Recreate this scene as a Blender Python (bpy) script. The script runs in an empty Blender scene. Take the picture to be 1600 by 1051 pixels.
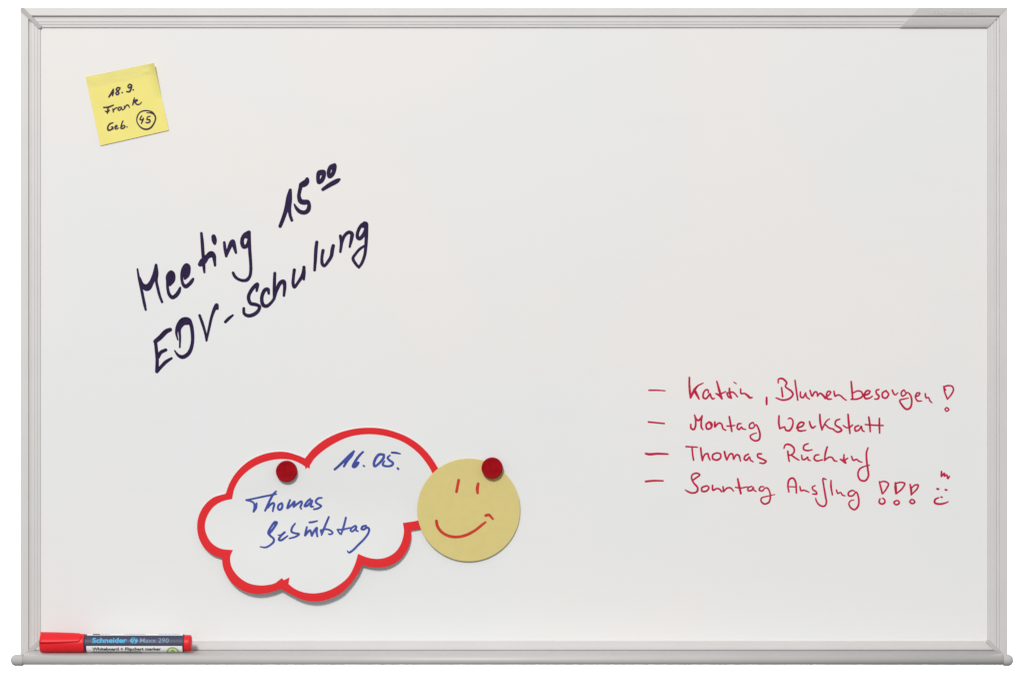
import bpy, bmesh, math
import numpy as np
from mathutils import Vector, Matrix

scene = bpy.context.scene
COL = scene.collection

# ------------------------------------------------------------------ camera, world, lights, exposure
S = 0.000583            # metres per photo pixel at the face of the board
D = 2.6                 # camera distance
CX, CY = 800.0, 525.5

cam_data = bpy.data.cameras.new("camera")
cam_data.sensor_width = 36.0
cam_data.lens = 36.0 * D / (1600 * S)
cam_data.clip_start = 0.05
cam_data.clip_end = 100.0
cam = bpy.data.objects.new("camera", cam_data)
cam.location = (0, -D, 0)
cam.rotation_euler = (math.radians(90), 0, 0)
COL.objects.link(cam)
scene.camera = cam

world = bpy.data.worlds.new("World")
scene.world = world
world.use_nodes = True
wnt = world.node_tree
bg = wnt.nodes["Background"]
wtc = wnt.nodes.new("ShaderNodeTexCoord")
wsep = wnt.nodes.new("ShaderNodeSeparateXYZ")
wramp = wnt.nodes.new("ShaderNodeValToRGB")          # a pale room above, a darker studio floor below
wramp.color_ramp.elements[0].position = 0.30
wramp.color_ramp.elements[0].color = (0.17, 0.178, 0.182, 1)
wramp.color_ramp.elements[1].position = 0.62
wramp.color_ramp.elements[1].color = (0.52, 0.54, 0.55, 1)
wmap = wnt.nodes.new("ShaderNodeMapRange")
wmap.inputs["From Min"].default_value = -1.0
wmap.inputs["From Max"].default_value = 1.0
wnt.links.new(wtc.outputs["Generated"], wsep.inputs[0])
wnt.links.new(wsep.outputs["Z"], wmap.inputs["Value"])
wnt.links.new(wmap.outputs["Result"], wramp.inputs["Fac"])
wnt.links.new(wramp.outputs["Color"], bg.inputs[0])
bg.inputs[1].default_value = 1.0


def area_light(name, loc, target, sx, sy, power, color):
    ld = bpy.data.lights.new(name, 'AREA')
    ld.shape = 'RECTANGLE'
    ld.size, ld.size_y = sx, sy
    ld.energy = power
    ld.color = color
    o = bpy.data.objects.new(name, ld)
    o.location = loc
    d = Vector(target) - Vector(loc)
    o.rotation_euler = d.to_track_quat('-Z', 'Y').to_euler()
    COL.objects.link(o)
    return o


area_light("key_softbox", (-1.5, -6.6, 3.9), (0, 0, 0), 1.05, 1.05, 470, (1.0, 0.97, 0.945))
area_light("hidden_backdrop_fill", (0, 0.05, 0.0), (0, 2, 0.0), 0.8, 0.5, 26, (1.0, 1.0, 1.0))  # unseen lamp added behind the board to keep the backdrop white

vs = scene.view_settings
vs.view_transform = 'Standard'
vs.look = 'None'
vs.exposure = 0.0
vs.gamma = 1.0
vs.use_curve_mapping = False


# ------------------------------------------------------------------ helpers
def srgb(r, g, b):
    f = lambda c: (c / 12.92 if c <= 0.04045 else ((c + 0.055) / 1.055) ** 2.4)
    return tuple(f(v / 255.0) for v in (r, g, b))


def P(px, py, depth=0.0):
    """photo measurement -> real place, for something standing `depth` metres in front of the board face"""
    k = S * (D - depth) / D
    return ((px - CX) * k, -depth, -(py - CY) * k)


def material(name, base, rough=0.5, metallic=0.0, var=0.0, scale=40.0, stretch=(1, 1, 1), bump=0.0,
             bump_scale=400.0, coat=0.0, spec=0.5, var_rough=0.0):
    m = bpy.data.materials.new(name)
    m.use_nodes = True
    nt = m.node_tree
    b = nt.nodes["Principled BSDF"]
    b.inputs["Base Color"].default_value = (*base, 1)
    b.inputs["Roughness"].default_value = rough
    b.inputs["Metallic"].default_value = metallic
    b.inputs["Specular IOR Level"].default_value = spec
    if coat:
        b.inputs["Coat Weight"].default_value = coat
        b.inputs["Coat Roughness"].default_value = 0.15
    tc = nt.nodes.new("ShaderNodeTexCoord")
    mp = nt.nodes.new("ShaderNodeMapping")
    mp.inputs["Scale"].default_value = stretch
    nt.links.new(tc.outputs["Object"], mp.inputs["Vector"])
    if var or var_rough:
        n = nt.nodes.new("ShaderNodeTexNoise")
        n.inputs["Scale"].default_value = scale
        n.inputs["Detail"].default_value = 5
        nt.links.new(mp.outputs["Vector"], n.inputs["Vector"])
        if var:
            mr = nt.nodes.new("ShaderNodeMapRange")
            mr.inputs["From Min"].default_value = 0.25
            mr.inputs["From Max"].default_value = 0.75
            mr.inputs["To Min"].default_value = 1 - var
            mr.inputs["To Max"].default_value = 1 + var
            nt.links.new(n.outputs["Fac"], mr.inputs["Value"])
            mx = nt.nodes.new("ShaderNodeVectorMath")
            mx.operation = 'SCALE'
            mx.inputs[0].default_value = base
            nt.links.new(mr.outputs["Result"], mx.inputs["Scale"])
            nt.links.new(mx.outputs["Vector"], b.inputs["Base Color"])
        if var_rough:
            m2 = nt.nodes.new("ShaderNodeMapRange")
            m2.inputs["To Min"].default_value = max(0.02, rough - var_rough)
            m2.inputs["To Max"].default_value = min(1, rough + var_rough)
            nt.links.new(n.outputs["Fac"], m2.inputs["Value"])
            nt.links.new(m2.outputs["Result"], b.inputs["Roughness"])
    if bump:
        n2 = nt.nodes.new("ShaderNodeTexNoise")
        n2.inputs["Scale"].default_value = bump_scale
        n2.inputs["Detail"].default_value = 3
        nt.links.new(mp.outputs["Vector"], n2.inputs["Vector"])
        bp = nt.nodes.new("ShaderNodeBump")
        bp.inputs["Strength"].default_value = bump
        bp.inputs["Distance"].default_value = 0.0004
        nt.links.new(n2.outputs["Fac"], bp.inputs["Height"])
        nt.links.new(bp.outputs["Normal"], b.inputs["Normal"])
    return m


def mesh_obj(name, verts, faces, mat, parent=None, smooth=False, recalc=False):
    me = bpy.data.meshes.new(name)
    me.from_pydata([tuple(v) for v in verts], [], faces)
    if recalc:
        bm = bmesh.new()
        bm.from_mesh(me)
        bmesh.ops.remove_doubles(bm, verts=bm.verts, dist=1e-7)
        bmesh.ops.recalc_face_normals(bm, faces=bm.faces)
        bm.to_mesh(me)
        bm.free()
    me.materials.append(mat)
    if smooth:
        for p in me.polygons:
            p.use_smooth = True
    me.update()
    o = bpy.data.objects.new(name, me)
    COL.objects.link(o)
    if parent is not None:
        o.parent = parent
        if parent.type == 'EMPTY':      # a part keeps its place while its thing's origin sits at the thing's base
            o.matrix_parent_inverse = Matrix.Translation(-parent.location)
    return o


def thing(name, label, cat, loc):
    o = bpy.data.objects.new(name, None)
    o.empty_display_size = 0.03
    o.location = loc
    COL.objects.link(o)
    o["label"] = label
    o["category"] = cat
    return o


def bevel(o, width, segments=2, angle=35):
    bm = bmesh.new()
    bm.from_mesh(o.data)
    ed = [e for e in bm.edges if len(e.link_faces) == 2 and e.calc_face_angle(0) > math.radians(angle)]
    bmesh.ops.bevel(bm, geom=ed, offset=width, segments=segments, affect='EDGES', profile=0.5, clamp_overlap=True)
    bm.to_mesh(o.data)
    bm.free()
    return o


# --- handwriting and cut-paper shapes: distance field on a fine grid -> one clean mesh
def catmull(pts, sub=6):
    pts = np.array(pts, float)
    if len(pts) == 1:
        return pts
    if len(pts) == 2:
        t = np.linspace(0, 1, sub + 1)[:, None]
        return pts[0] * (1 - t) + pts[1] * t
    ext = np.vstack([2 * pts[0] - pts[1], pts, 2 * pts[-1] - pts[-2]])
    out = []
    for i in range(1, len(ext) - 2):
        p0, p1, p2, p3 = ext[i - 1], ext[i], ext[i + 1], ext[i + 2]
        d = lambda a, b: max(np.hypot(*(a - b)[:2]) ** 0.5, 1e-4)
        t0 = 0; t1 = t0 + d(p0, p1); t2 = t1 + d(p1, p2); t3 = t2 + d(p2, p3)
        for t in np.linspace(t1, t2, sub, endpoint=False):
            a1 = (t1 - t) / (t1 - t0) * p0 + (t - t0) / (t1 - t0) * p1
            a2 = (t2 - t) / (t2 - t1) * p1 + (t - t1) / (t2 - t1) * p2
            a3 = (t3 - t) / (t3 - t2) * p2 + (t - t2) / (t3 - t2) * p3
            b1 = (t2 - t) / (t2 - t0) * a1 + (t - t0) / (t2 - t0) * a2
            b2 = (t3 - t) / (t3 - t1) * a2 + (t - t1) / (t3 - t1) * a3
            out.append((t2 - t) / (t2 - t1) * b1 + (t - t1) / (t2 - t1) * b2)
    out.append(pts[-1])
    return np.array(out)


def crop_strokes(ox, oy, sc, strokes, wmul=1.0):
    return [[(ox + x / sc, oy + y / sc, w / sc * wmul) for (x, y, w) in s] for s in strokes]


def stroke_field(strokes, h):
    polys = [catmull(s) for s in strokes]
    allp = np.vstack(polys)
    m = allp[:, 2].max() / 2 + 3 * h
    x0, y0 = allp[:, 0].min() - m, allp[:, 1].min() - m
    nx = int((allp[:, 0].max() + m - x0) / h) + 2
    ny = int((allp[:, 1].max() + m - y0) / h) + 2
    F = np.full((ny, nx), -9.0)
    for p in polys:
        segs = [(p[0], p[0])] if len(p) == 1 else list(zip(p[:-1], p[1:]))
        for a, b in segs:
            r = max(a[2], b[2]) / 2 + 2 * h
            i0 = max(0, int((min(a[0], b[0]) - r - x0) / h)); i1 = min(nx, int((max(a[0], b[0]) + r - x0) / h) + 2)
            j0 = max(0, int((min(a[1], b[1]) - r - y0) / h)); j1 = min(ny, int((max(a[1], b[1]) + r - y0) / h) + 2)
            X = x0 + h * np.arange(i0, i1)[None, :]
            Y = y0 + h * np.arange(j0, j1)[:, None]
            dx, dy = b[0] - a[0], b[1] - a[1]
            L = dx * dx + dy * dy
            t = np.clip(((X - a[0]) * dx + (Y - a[1]) * dy) / L, 0, 1) if L > 1e-9 else 0 * X + 0 * Y
            dist = np.hypot(X - a[0] - t * dx, Y - a[1] - t * dy)
            f = (a[2] + t * (b[2] - a[2])) / 2 - dist
            F[j0:j1, i0:i1] = np.maximum(F[j0:j1, i0:i1], f)
    return F, x0, y0


def polygon_field(poly, x0, y0, nx, ny, h):
    poly = np.array(poly)
    X = (x0 + h * np.arange(nx))[None, :]
    Y = (y0 + h * np.arange(ny))[:, None]
    dist = np.full((ny, nx), 1e9)
    inside = np.zeros((ny, nx), bool)
    for a, b in zip(poly, np.roll(poly, -1, axis=0)):
        dx, dy = b[0] - a[0], b[1] - a[1]
        L = dx * dx + dy * dy
        if L < 1e-12:
            continue
        t = np.clip(((X - a[0]) * dx + (Y - a[1]) * dy) / L, 0, 1)
        dist = np.minimum(dist, (X - a[0] - t * dx) ** 2 + (Y - a[1] - t * dy) ** 2)
        if a[1] != b[1]:
            c = ((a[1] > Y) != (b[1] > Y)) & (X < dx * (Y - a[1]) / dy + a[0])
            inside ^= c
    dist = np.sqrt(dist)
    return np.where(inside, dist, -dist)


def field_mesh(F, x0, y0, h, place, maxrun=8, back=None):
    """marching squares over F>0; place(px,py)->world; back(px,py)->world for a solid with a rear face and an edge"""
    F = np.where(F == 0, 1e-6, F)
    ins = F > 0
    ny, nx = F.shape
    vid, pts, faces, rim = {}, [], [], []

    def v(key):
        if key in vid:
            return vid[key]
        k, i, j = key
        if k == 'n':
            p = (x0 + i * h, y0 + j * h)
        elif k == 'h':
            t = F[j, i] / (F[j, i] - F[j, i + 1]); p = (x0 + (i + t) * h, y0 + j * h)
        else:
            t = F[j, i] / (F[j, i] - F[j + 1, i]); p = (x0 + i * h, y0 + (j + t) * h)
        vid[key] = len(pts)
        pts.append(p)
        return vid[key]

    cnt = ins[:-1, :-1].astype(int) + ins[:-1, 1:] + ins[1:, :-1] + ins[1:, 1:]
    for j in range(ny - 1):
        row = cnt[j]
        full = np.nonzero(row == 4)[0]
        if len(full):
            for run in np.split(full, np.nonzero(np.diff(full) > 1)[0] + 1):
                a, e = run[0], run[-1] + 1
                while a < e:
                    b = min(e, a + maxrun)
                    faces.append((v(('n', a, j)), v(('n', a, j + 1)), v(('n', b, j + 1)), v(('n', b, j))))
                    a = b
        for i in np.nonzero((row > 0) & (row < 4))[0]:
            cs = [(i, j), (i + 1, j), (i + 1, j + 1), (i, j + 1)]
            ks = [('h', i, j), ('v', i + 1, j), ('h', i, j + 1), ('v', i, j)]
            ring, kind = [], []
            for q in range(4):
                ca, cb = cs[q], cs[(q + 1) % 4]
                A, B = ins[ca[1], ca[0]], ins[cb[1], cb[0]]
                if A:
                    ring.append(v(('n',) + ca)); kind.append(0)
                if A != B:
                    ring.append(v(ks[q])); kind.append(1 if A else 2)
            if len(ring) >= 3:
                faces.append(tuple(reversed(ring)))
                for q in range(len(ring)):
                    if kind[q] == 1 and kind[(q + 1) % len(ring)] == 2:
                        rim.append((ring[q], ring[(q + 1) % len(ring)]))
    V = [place(*p) for p in pts]
    if back is not None:
        n = len(pts)
        V += [back(*p) for p in pts]
        faces = faces + [tuple(reversed([q + n for q in f])) for f in faces] + [(a, b, b + n, a + n) for a, b in rim]
    return V, faces


INK_SPREAD = {"navy_marker_ink": 1.2, "crimson_marker_ink": 1.45, "blue_marker_ink": 1.2, "dark_pen_ink": 1.2, "orange_red_ink": 1.2}


def write(name, strokes, mat, parent, depth_fn, h=0.25, maxrun=8, label=None):
    fat = INK_SPREAD.get(mat.name, 1.0)
    F, x0, y0 = stroke_field([[(x, y, w * fat) for x, y, w in st] for st in strokes], h)
    V, Fc = field_mesh(F, x0, y0, h, lambda x, y: P(x, y, depth_fn(x, y)), maxrun)
    o = mesh_obj(name, V, Fc, mat, parent)
    if label:
        o["label"] = label
    return o


# ------------------------------------------------------------------ materials
M_wall = material("white_backdrop_paint", (0.86, 0.86, 0.86), 0.9, var=0.01, scale=3)
M_enamel = material("whiteboard_enamel", (0.795, 0.785, 0.775), 0.32, var=0.008, scale=2.2, var_rough=0.05, spec=0.35)
def cool_patches(m, warm, cool):
    """the enamel is not one white: broad, faint cooler patches at random, and soft wipe streaks, slightly darker"""
    nt = m.node_tree
    b = nt.nodes["Principled BSDF"]
    tc = nt.nodes.new("ShaderNodeTexCoord")
    n = nt.nodes.new("ShaderNodeTexNoise")
    n.inputs["Scale"].default_value = 2.6
    n.inputs["Detail"].default_value = 4
    n.inputs["Distortion"].default_value = 0.6
    r = nt.nodes.new("ShaderNodeMapRange")
    r.inputs["From Min"].default_value = 0.40
    r.inputs["From Max"].default_value = 0.62
    mp = nt.nodes.new("ShaderNodeMapping")
    mp.inputs["Rotation"].default_value = (0, 0.5, 0)
    mp.inputs["Scale"].default_value = (3, 1, 26)
    n2 = nt.nodes.new("ShaderNodeTexNoise")
    n2.inputs["Scale"].default_value = 2.0
    n2.inputs["Detail"].default_value = 5
    r2 = nt.nodes.new("ShaderNodeMapRange")
    r2.inputs["From Min"].default_value = 0.55
    r2.inputs["From Max"].default_value = 0.8
    r2.inputs["To Min"].default_value = 1.0
    r2.inputs["To Max"].default_value = 0.988
    mix = nt.nodes.new("ShaderNodeMix")
    mix.data_type = 'RGBA'
    mix.inputs[6].default_value = (*warm, 1)
    mix.inputs[7].default_value = (*cool, 1)
    sc = nt.nodes.new("ShaderNodeVectorMath")
    sc.operation = 'SCALE'
    nt.links.new(tc.outputs["Object"], n.inputs["Vector"])
    nt.links.new(tc.outputs["Object"], mp.inputs["Vector"])
    nt.links.new(mp.outputs["Vector"], n2.inputs["Vector"])
    nt.links.new(n.outputs["Fac"], r.inputs["Value"])
    nt.links.new(n2.outputs["Fac"], r2.inputs["Value"])
    nt.links.new(r.outputs["Result"], mix.inputs["Factor"])
    nt.links.new(mix.outputs[2], sc.inputs[0])
    nt.links.new(r2.outputs["Result"], sc.inputs["Scale"])
    nt.links.new(sc.outputs["Vector"], b.inputs["Base Color"])


cool_patches(M_enamel, (0.800, 0.777, 0.758), (0.766, 0.776, 0.774))
M_alu = material("anodised_aluminium", (0.628, 0.616, 0.606), 0.55, metallic=0.18, spec=0.3, var=0.02, scale=30, stretch=(1, 1, 1),
                 bump=0.03, bump_scale=900)
M_tray = material("tray_aluminium", (0.54, 0.53, 0.525), 0.5, metallic=0.08, spec=0.3, var=0.02, scale=25, bump=0.03, bump_scale=900)
M_cap = material("grey_plastic", (0.47, 0.456, 0.45), 0.65, spec=0.2, var=0.03, scale=60)
M_plate = material("grey_tinted_plate", (0.515, 0.500, 0.497), 0.5, spec=0.3, var=0.015, scale=40)
M_emboss = material("embossed_grey", (0.62, 0.605, 0.60), 0.5, spec=0.3)
M_red = material("red_print", (0.70, 0.022, 0.028), 0.5, var=0.03, scale=60, spec=0.12)
M_card = material("white_card", (0.735, 0.742, 0.738), 0.5, var=0.008, scale=30, bump=0.05, bump_scale=1500)
M_cardedge = M_card
M_note = material("yellow_paper", (0.84, 0.745, 0.225), 0.85, var=0.02, scale=60, bump=0.12, bump_scale=900, spec=0.2)
M_gum = material("yellow_paper_gummed", (0.785, 0.71, 0.232), 0.85, var=0.05, scale=70, stretch=(1, 1, 2.5), bump=0.3, bump_scale=160, spec=0.2)
M_disc = material("khaki_card", (0.66, 0.555, 0.215), 0.75, var=0.025, scale=160, bump=0.12, bump_scale=1400, spec=0.25)
M_magnet = material("red_magnet_plastic", (0.32, 0.003, 0.008), 0.55, var=0.22, scale=170, spec=0.05)
M_navyink = material("navy_marker_ink", (0.021, 0.009, 0.052), 0.5, var=0.45, scale=170, spec=0.12)
M_redink = material("crimson_marker_ink", (0.50, 0.012, 0.062), 0.5, var=0.30, scale=260, spec=0.12)
M_blueink = material("blue_marker_ink", (0.050, 0.075, 0.33), 0.5, var=0.22, scale=150, spec=0.12)
M_noteink = material("dark_pen_ink", (0.050, 0.030, 0.055), 0.6, var=0.3, scale=150, spec=0.12)
M_orangeink = material("orange_red_ink", (0.56, 0.045, 0.025), 0.55, var=0.1, scale=120, spec=0.12)
M_penred = material("red_marker_plastic", (0.74, 0.012, 0.020), 0.42, var=0.03, scale=80, spec=0.3)
M_pennavy = material("navy_barrel_plastic", (0.012, 0.016, 0.05), 0.4)
M_penslate = material("slate_label_print", (0.043, 0.047, 0.092), 0.5, spec=0.4)
M_penwhite = material("white_label_print", (0.88, 0.88, 0.87), 0.6, spec=0.2)
M_penblack = material("black_label_ink", (0.012, 0.012, 0.014), 0.6, spec=0.1)
M_pencyan = material("light_blue_label_ink", (0.10, 0.44, 0.72), 0.6, spec=0.1)
M_pengrey = material("blue_grey_label_ink", (0.21, 0.31, 0.43), 0.6, spec=0.1)
M_pengreen = material("leaf_green_label_ink", (0.30, 0.52, 0.035), 0.6, spec=0.1)

# ------------------------------------------------------------------ setting: the white studio wall behind
bx, bz = 4.0, 3.0
wall = mesh_obj("backdrop", [(-bx, 0.6, -bz), (bx, 0.6, -bz), (bx, 0.6, bz), (-bx, 0.6, bz),
                             (-bx, 0.7, -bz), (bx, 0.7, -bz), (bx, 0.7, bz), (-bx, 0.7, bz)],
                [(0, 1, 2, 3), (5, 4, 7, 6), (3, 2, 6, 7), (0, 4, 5, 1), (0, 3, 7, 4), (1, 5, 6, 2)], M_wall)
wall["kind"] = "structure"

# ------------------------------------------------------------------ the whiteboard
board = thing("whiteboard", "large white magnetic whiteboard in a silver frame with pen tray, covered in handwritten notes",
              "whiteboard", (0, 0.02, 0))
L, R, T, B = 31.5, 1574.5, 12.0, 1032.0          # outer edges of the frame (photo pixels, at 9 mm in front)
W = 31.5                                          # rail width in px
FD = 0.0028


def board_panel():
    x0, _, z0 = P(51, 31); x1, _, z1 = P(1555, 1012)
    V = [(x0, 0, z0), (x1, 0, z0), (x1, 0, z1), (x0, 0, z1), (x0, .012, z0), (x1, .012, z0), (x1, .012, z1), (x0, .012, z1)]
    F = [(3, 2, 1, 0), (4, 5, 6, 7), (0, 1, 5, 4), (1, 2, 6, 5), (2, 3, 7, 6), (3, 0, 4, 7)]
    return mesh_obj("writing_surface", V, F, M_enamel, board, recalc=True)


board_panel()

# rail section: (distance in from the outer edge in px, height above the board face in metres)
PROFILE = [(0.0, -0.012), (0.0, 0.0022), (0.5, 0.0027), (1.0, 0.0028), (4, 0.00282), (12.5, 0.0029), (12.9, 0.0027), (13.1, 0.0008),
           (17.0, 0.0004), (17.2, 0.0018), (17.6, 0.0024), (22, 0.0024), (22.4, 0.0020), (26.6, 0.0019), (27.0, 0.0014),
           (30.5, 0.00135), (31.1, 0.0011), (31.4, 0.0001), (31.5, -0.002)]


def corner_pt(u, d, cx, cz):
    """a point of the mitred frame: u px in from the outer edges"""
    x = (L + u) if cx < 0 else (R - u)
    y = (T + u) if cz > 0 else (B - u)
    k = S * (D - FD) / D
    return ((x - CX) * k, -d, -(y - CY) * k)


def rail(c0, c1, label=None):
    V, F = [], []
    n = len(PROFILE)
    for (u, d) in PROFILE:
        V.append(corner_pt(u, d, *c0))
    for (u, d) in PROFILE:
        V.append(corner_pt(u, d, *c1))
    for i in range(n - 1):
        F.append((i, i + 1, n + i + 1, n + i))
    F.append(tuple(range(n)))
    F.append(tuple(range(2 * n - 1, n - 1, -1)))
    o = mesh_obj("frame_rail", V, F, M_alu, board, recalc=True)
    return o


rail((-1, 1), (1, 1)); rail((-1, -1), (1, -1)); rail((-1, -1), (-1, 1)); rail((1, -1), (1, 1))


def corner_piece(cx, cz):
    """the grey plastic key that shows along the mitre"""
    hw = 3.4
    o_ = 0.4
    base = [(hw * 1.5, 0), (W - 0.2 + hw * 0.6, W - hw * 0.8), (W + 0.6, W + 0.6), (W - hw * 0.8, W - 0.2 + hw * 0.6), (0, hw * 1.5), (0.2, 2.2), (2.2, 0.2)]
    V = []
    k = S * (D - FD) / D
    for d in (0.0036, 0.0001):
        for (a, b) in base:
            a = max(a, o_ - 0.5); b = max(b, o_ - 0.5)
            x = (L + a) if cx < 0 else (R - a)
            y = (T + b) if cz > 0 else (B - b)
            V.append(((x - CX) * k, -d if not (d > .001 and a > 20) else -0.0026, -(y - CY) * k))
    n = len(base)
    F = [tuple(range(n)), tuple(range(2 * n - 1, n - 1, -1))] + [(i, (i + 1) % n, n + (i + 1) % n, n + i) for i in range(n)]
    o = mesh_obj("corner_piece", V, F, M_cap, board, recalc=True)
    return bevel(o, 0.0003, 2)


corner_piece(-1, 1); corner_piece(-1, -1); corner_piece(1, -1)


def logo_plate():
    pr = [(-0.3, 0.0), (-0.3, 0.0018), (0.6, 0.0029), (1.6, 0.0033), (12.6, 0.0034), (13.0, 0.0032), (13.2, 0.0013), (16.6, 0.0012),
          (17.0, 0.0029), (17.8, 0.0032), (22, 0.0031), (26.8, 0.0029), (30.2, 0.0024), (31.2, 0.0019), (31.8, 0.0012), (31.9, 0.0001)]
    k = S * (D - FD) / D
    V = []
    for side in (0, 1):
        for (u, d) in pr:
            if side == 0:
                x = 1436.5 - (u / 32.0) * 30.0
            else:
                x = R - u + (0.3 if u > 3 else -1.1 * (3 - u) / 3)
            V.append(((x - CX) * k, -d, -(T + u - CY) * k))
    n = len(pr)
    F = [(i, i + 1, n + i + 1, n + i) for i in range(n - 1)] + [tuple(range(n)), tuple(range(2 * n - 1, n - 1, -1)), (0, n, 2 * n - 1, n - 1)]
    o = mesh_obj("logo_plate", V, F, M_plate, board, recalc=True)
    o["label"] = "darker grey corner plate with embossed lettering"
    return o


plate = logo_plate()


def text_mesh(body, bold=0.0, res=3, fine=False):
    """flat triangulated lettering, cap height and origin as the font gives them"""
    c = bpy.data.curves.new("lettering", 'FONT')
    c.body = body
    c.size = 1.0
    c.offset = bold
    c.resolution_u = res
    c.fill_mode = 'FRONT'
    o = bpy.data.objects.new("lettering", c)
    COL.objects.link(o)
    dg = bpy.context.evaluated_depsgraph_get()
    dg.update()
    me = bpy.data.meshes.new_from_object(o.evaluated_get(dg))
    if fine:                                    # small facets, so that print follows a round surface
        bm = bmesh.new()
        bm.from_mesh(me)
        bmesh.ops.triangulate(bm, faces=bm.faces)
        for _ in range(4):
            long_e = [e for e in bm.edges if e.calc_length() > 0.09]
            if not long_e:
                break
            bmesh.ops.subdivide_edges(bm, edges=long_e, cuts=1)
            bmesh.ops.triangulate(bm, faces=[f for f in bm.faces if len(f.verts) > 3])
        bm.to_mesh(me)
        bm.free()
    V = np.array([v.co[:] for v in me.vertices])
    F = [tuple(p.vertices) for p in me.polygons]
    bpy.data.objects.remove(o)
    bpy.data.curves.remove(c)
    bpy.data.meshes.remove(me)
    cap = 0.69          # cap height of the built-in face at size 1
    x0, x1 = V[:, 0].min(), V[:, 0].max()
    return V, F, x0, x1, cap


def embossed():
    V, F, x0, x1, cap = text_mesh("magnetoplan", 0.0)
    pts = []
    for v in V:
        px = 1454.5 + (v[0] - x0) / (x1 - x0) * (1530.5 - 1454.5)
        py = 21.5 - v[1] / 0.52 * 5.1
        u = (py - T)
        pts.append(P(px, py, 0.0034 + 0.00035))
    n = len(pts)
    pts += [(p[0], p[1] + 0.0006, p[2]) for p in pts]
    F2 = [tuple(f) for f in F] + [tuple(q + n for q in reversed(f)) for f in F]
    ec = {}
    for f in F:
        for a, b in zip(f, f[1:] + f[:1]):
            ec.setdefault(tuple(sorted((a, b))), []).append((a, b))
    F2 += [(a, b, b + n, a + n) for l in ec.values() if len(l) == 1 for a, b in l]
    mesh_obj("embossed_lettering", pts, F2, M_emboss, plate)


embossed()

# pen tray: a floor that leaves the bottom rail and a round lip
TRAY_Z = -0.2852
LIP_Y, LIP_Z, LIP_R = -0.042, -0.28960, 0.00440


def tray():
    xl, xr = P(35, 0, 0.042)[0], P(1570, 0, 0.042)[0]
    prof = [(0.004, TRAY_Z - 0.0012), (0.004, TRAY_Z), (-0.0031, TRAY_Z), (-0.034, TRAY_Z - 0.0002), (LIP_Y + LIP_R * 0.75, TRAY_Z - 0.0010)]
    for a in range(48, -232, -10):
        prof.append((LIP_Y + LIP_R * math.sin(math.radians(a)), LIP_Z + LIP_R * math.cos(math.radians(a))))
    prof += [(LIP_Y + LIP_R * 1.1, LIP_Z + 0.0022), (-0.030, TRAY_Z - 0.0014)]
    V = [(xl, y, z) for y, z in prof] + [(xr, y, z) for y, z in prof]
    n = len(prof)
    F = [(i, (i + 1) % n, n + (i + 1) % n, n + i) for i in range(n)] + [tuple(range(n)), tuple(range(2 * n - 1, n - 1, -1))]
    o = mesh_obj("pen_tray", V, F, M_tray, board, recalc=True)
    for p in o.data.polygons:
        p.use_smooth = len(p.vertices) == 4
    return o


tray_o = tray()


def end_cap(side):
    x_in = P(36.5 if side < 0 else 1567.5, 0, 0.042)[0]
    x_out = P(16.8 if side < 0 else 1583.0, 0, 0.042)[0]
    r = 0.0053
    w = abs(x_out - x_in)
    prof = [(0, 0), (0, r * 0.93), (0.0004, r * 0.985), (0.001, r), (w - 0.0052, r * 0.995)]
    for a in range(10, 91, 10):
        prof.append((w - 0.0052 + 0.0052 * math.sin(math.radians(a)), r * 0.995 * (max(math.cos(math.radians(a)), 0)) ** 0.75))
    n = 40
    V, F = [], []
    for (t, rr) in prof:
        for k in range(n):
            a = 2 * math.pi * k / n
            V.append((x_in + side * t, LIP_Y + 0.0002 + rr * math.cos(a), LIP_Z - 0.0001 + rr * math.sin(a)))
    for i in range(len(prof) - 1):
        for k in range(n):
            F.append((i * n + k, i * n + (k + 1) % n, (i + 1) * n + (k + 1) % n, (i + 1) * n + k))
    o = mesh_obj("end_cap", V, F, M_cap, tray_o, smooth=True, recalc=True)
    # short arm that plugs the end of the tray back towards the frame
    return o


end_cap(-1); end_cap(1)

# ------------------------------------------------------------------ handwriting on the board
A = lambda st: crop_strokes(200, 340, 6.567, st)
Bc = lambda st: crop_strokes(400, 240, 6.57, st)
E_ = lambda st: crop_strokes(360, 330, 5.8375, st)
D_ = lambda st: crop_strokes(220, 440, 6.567, st)

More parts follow.
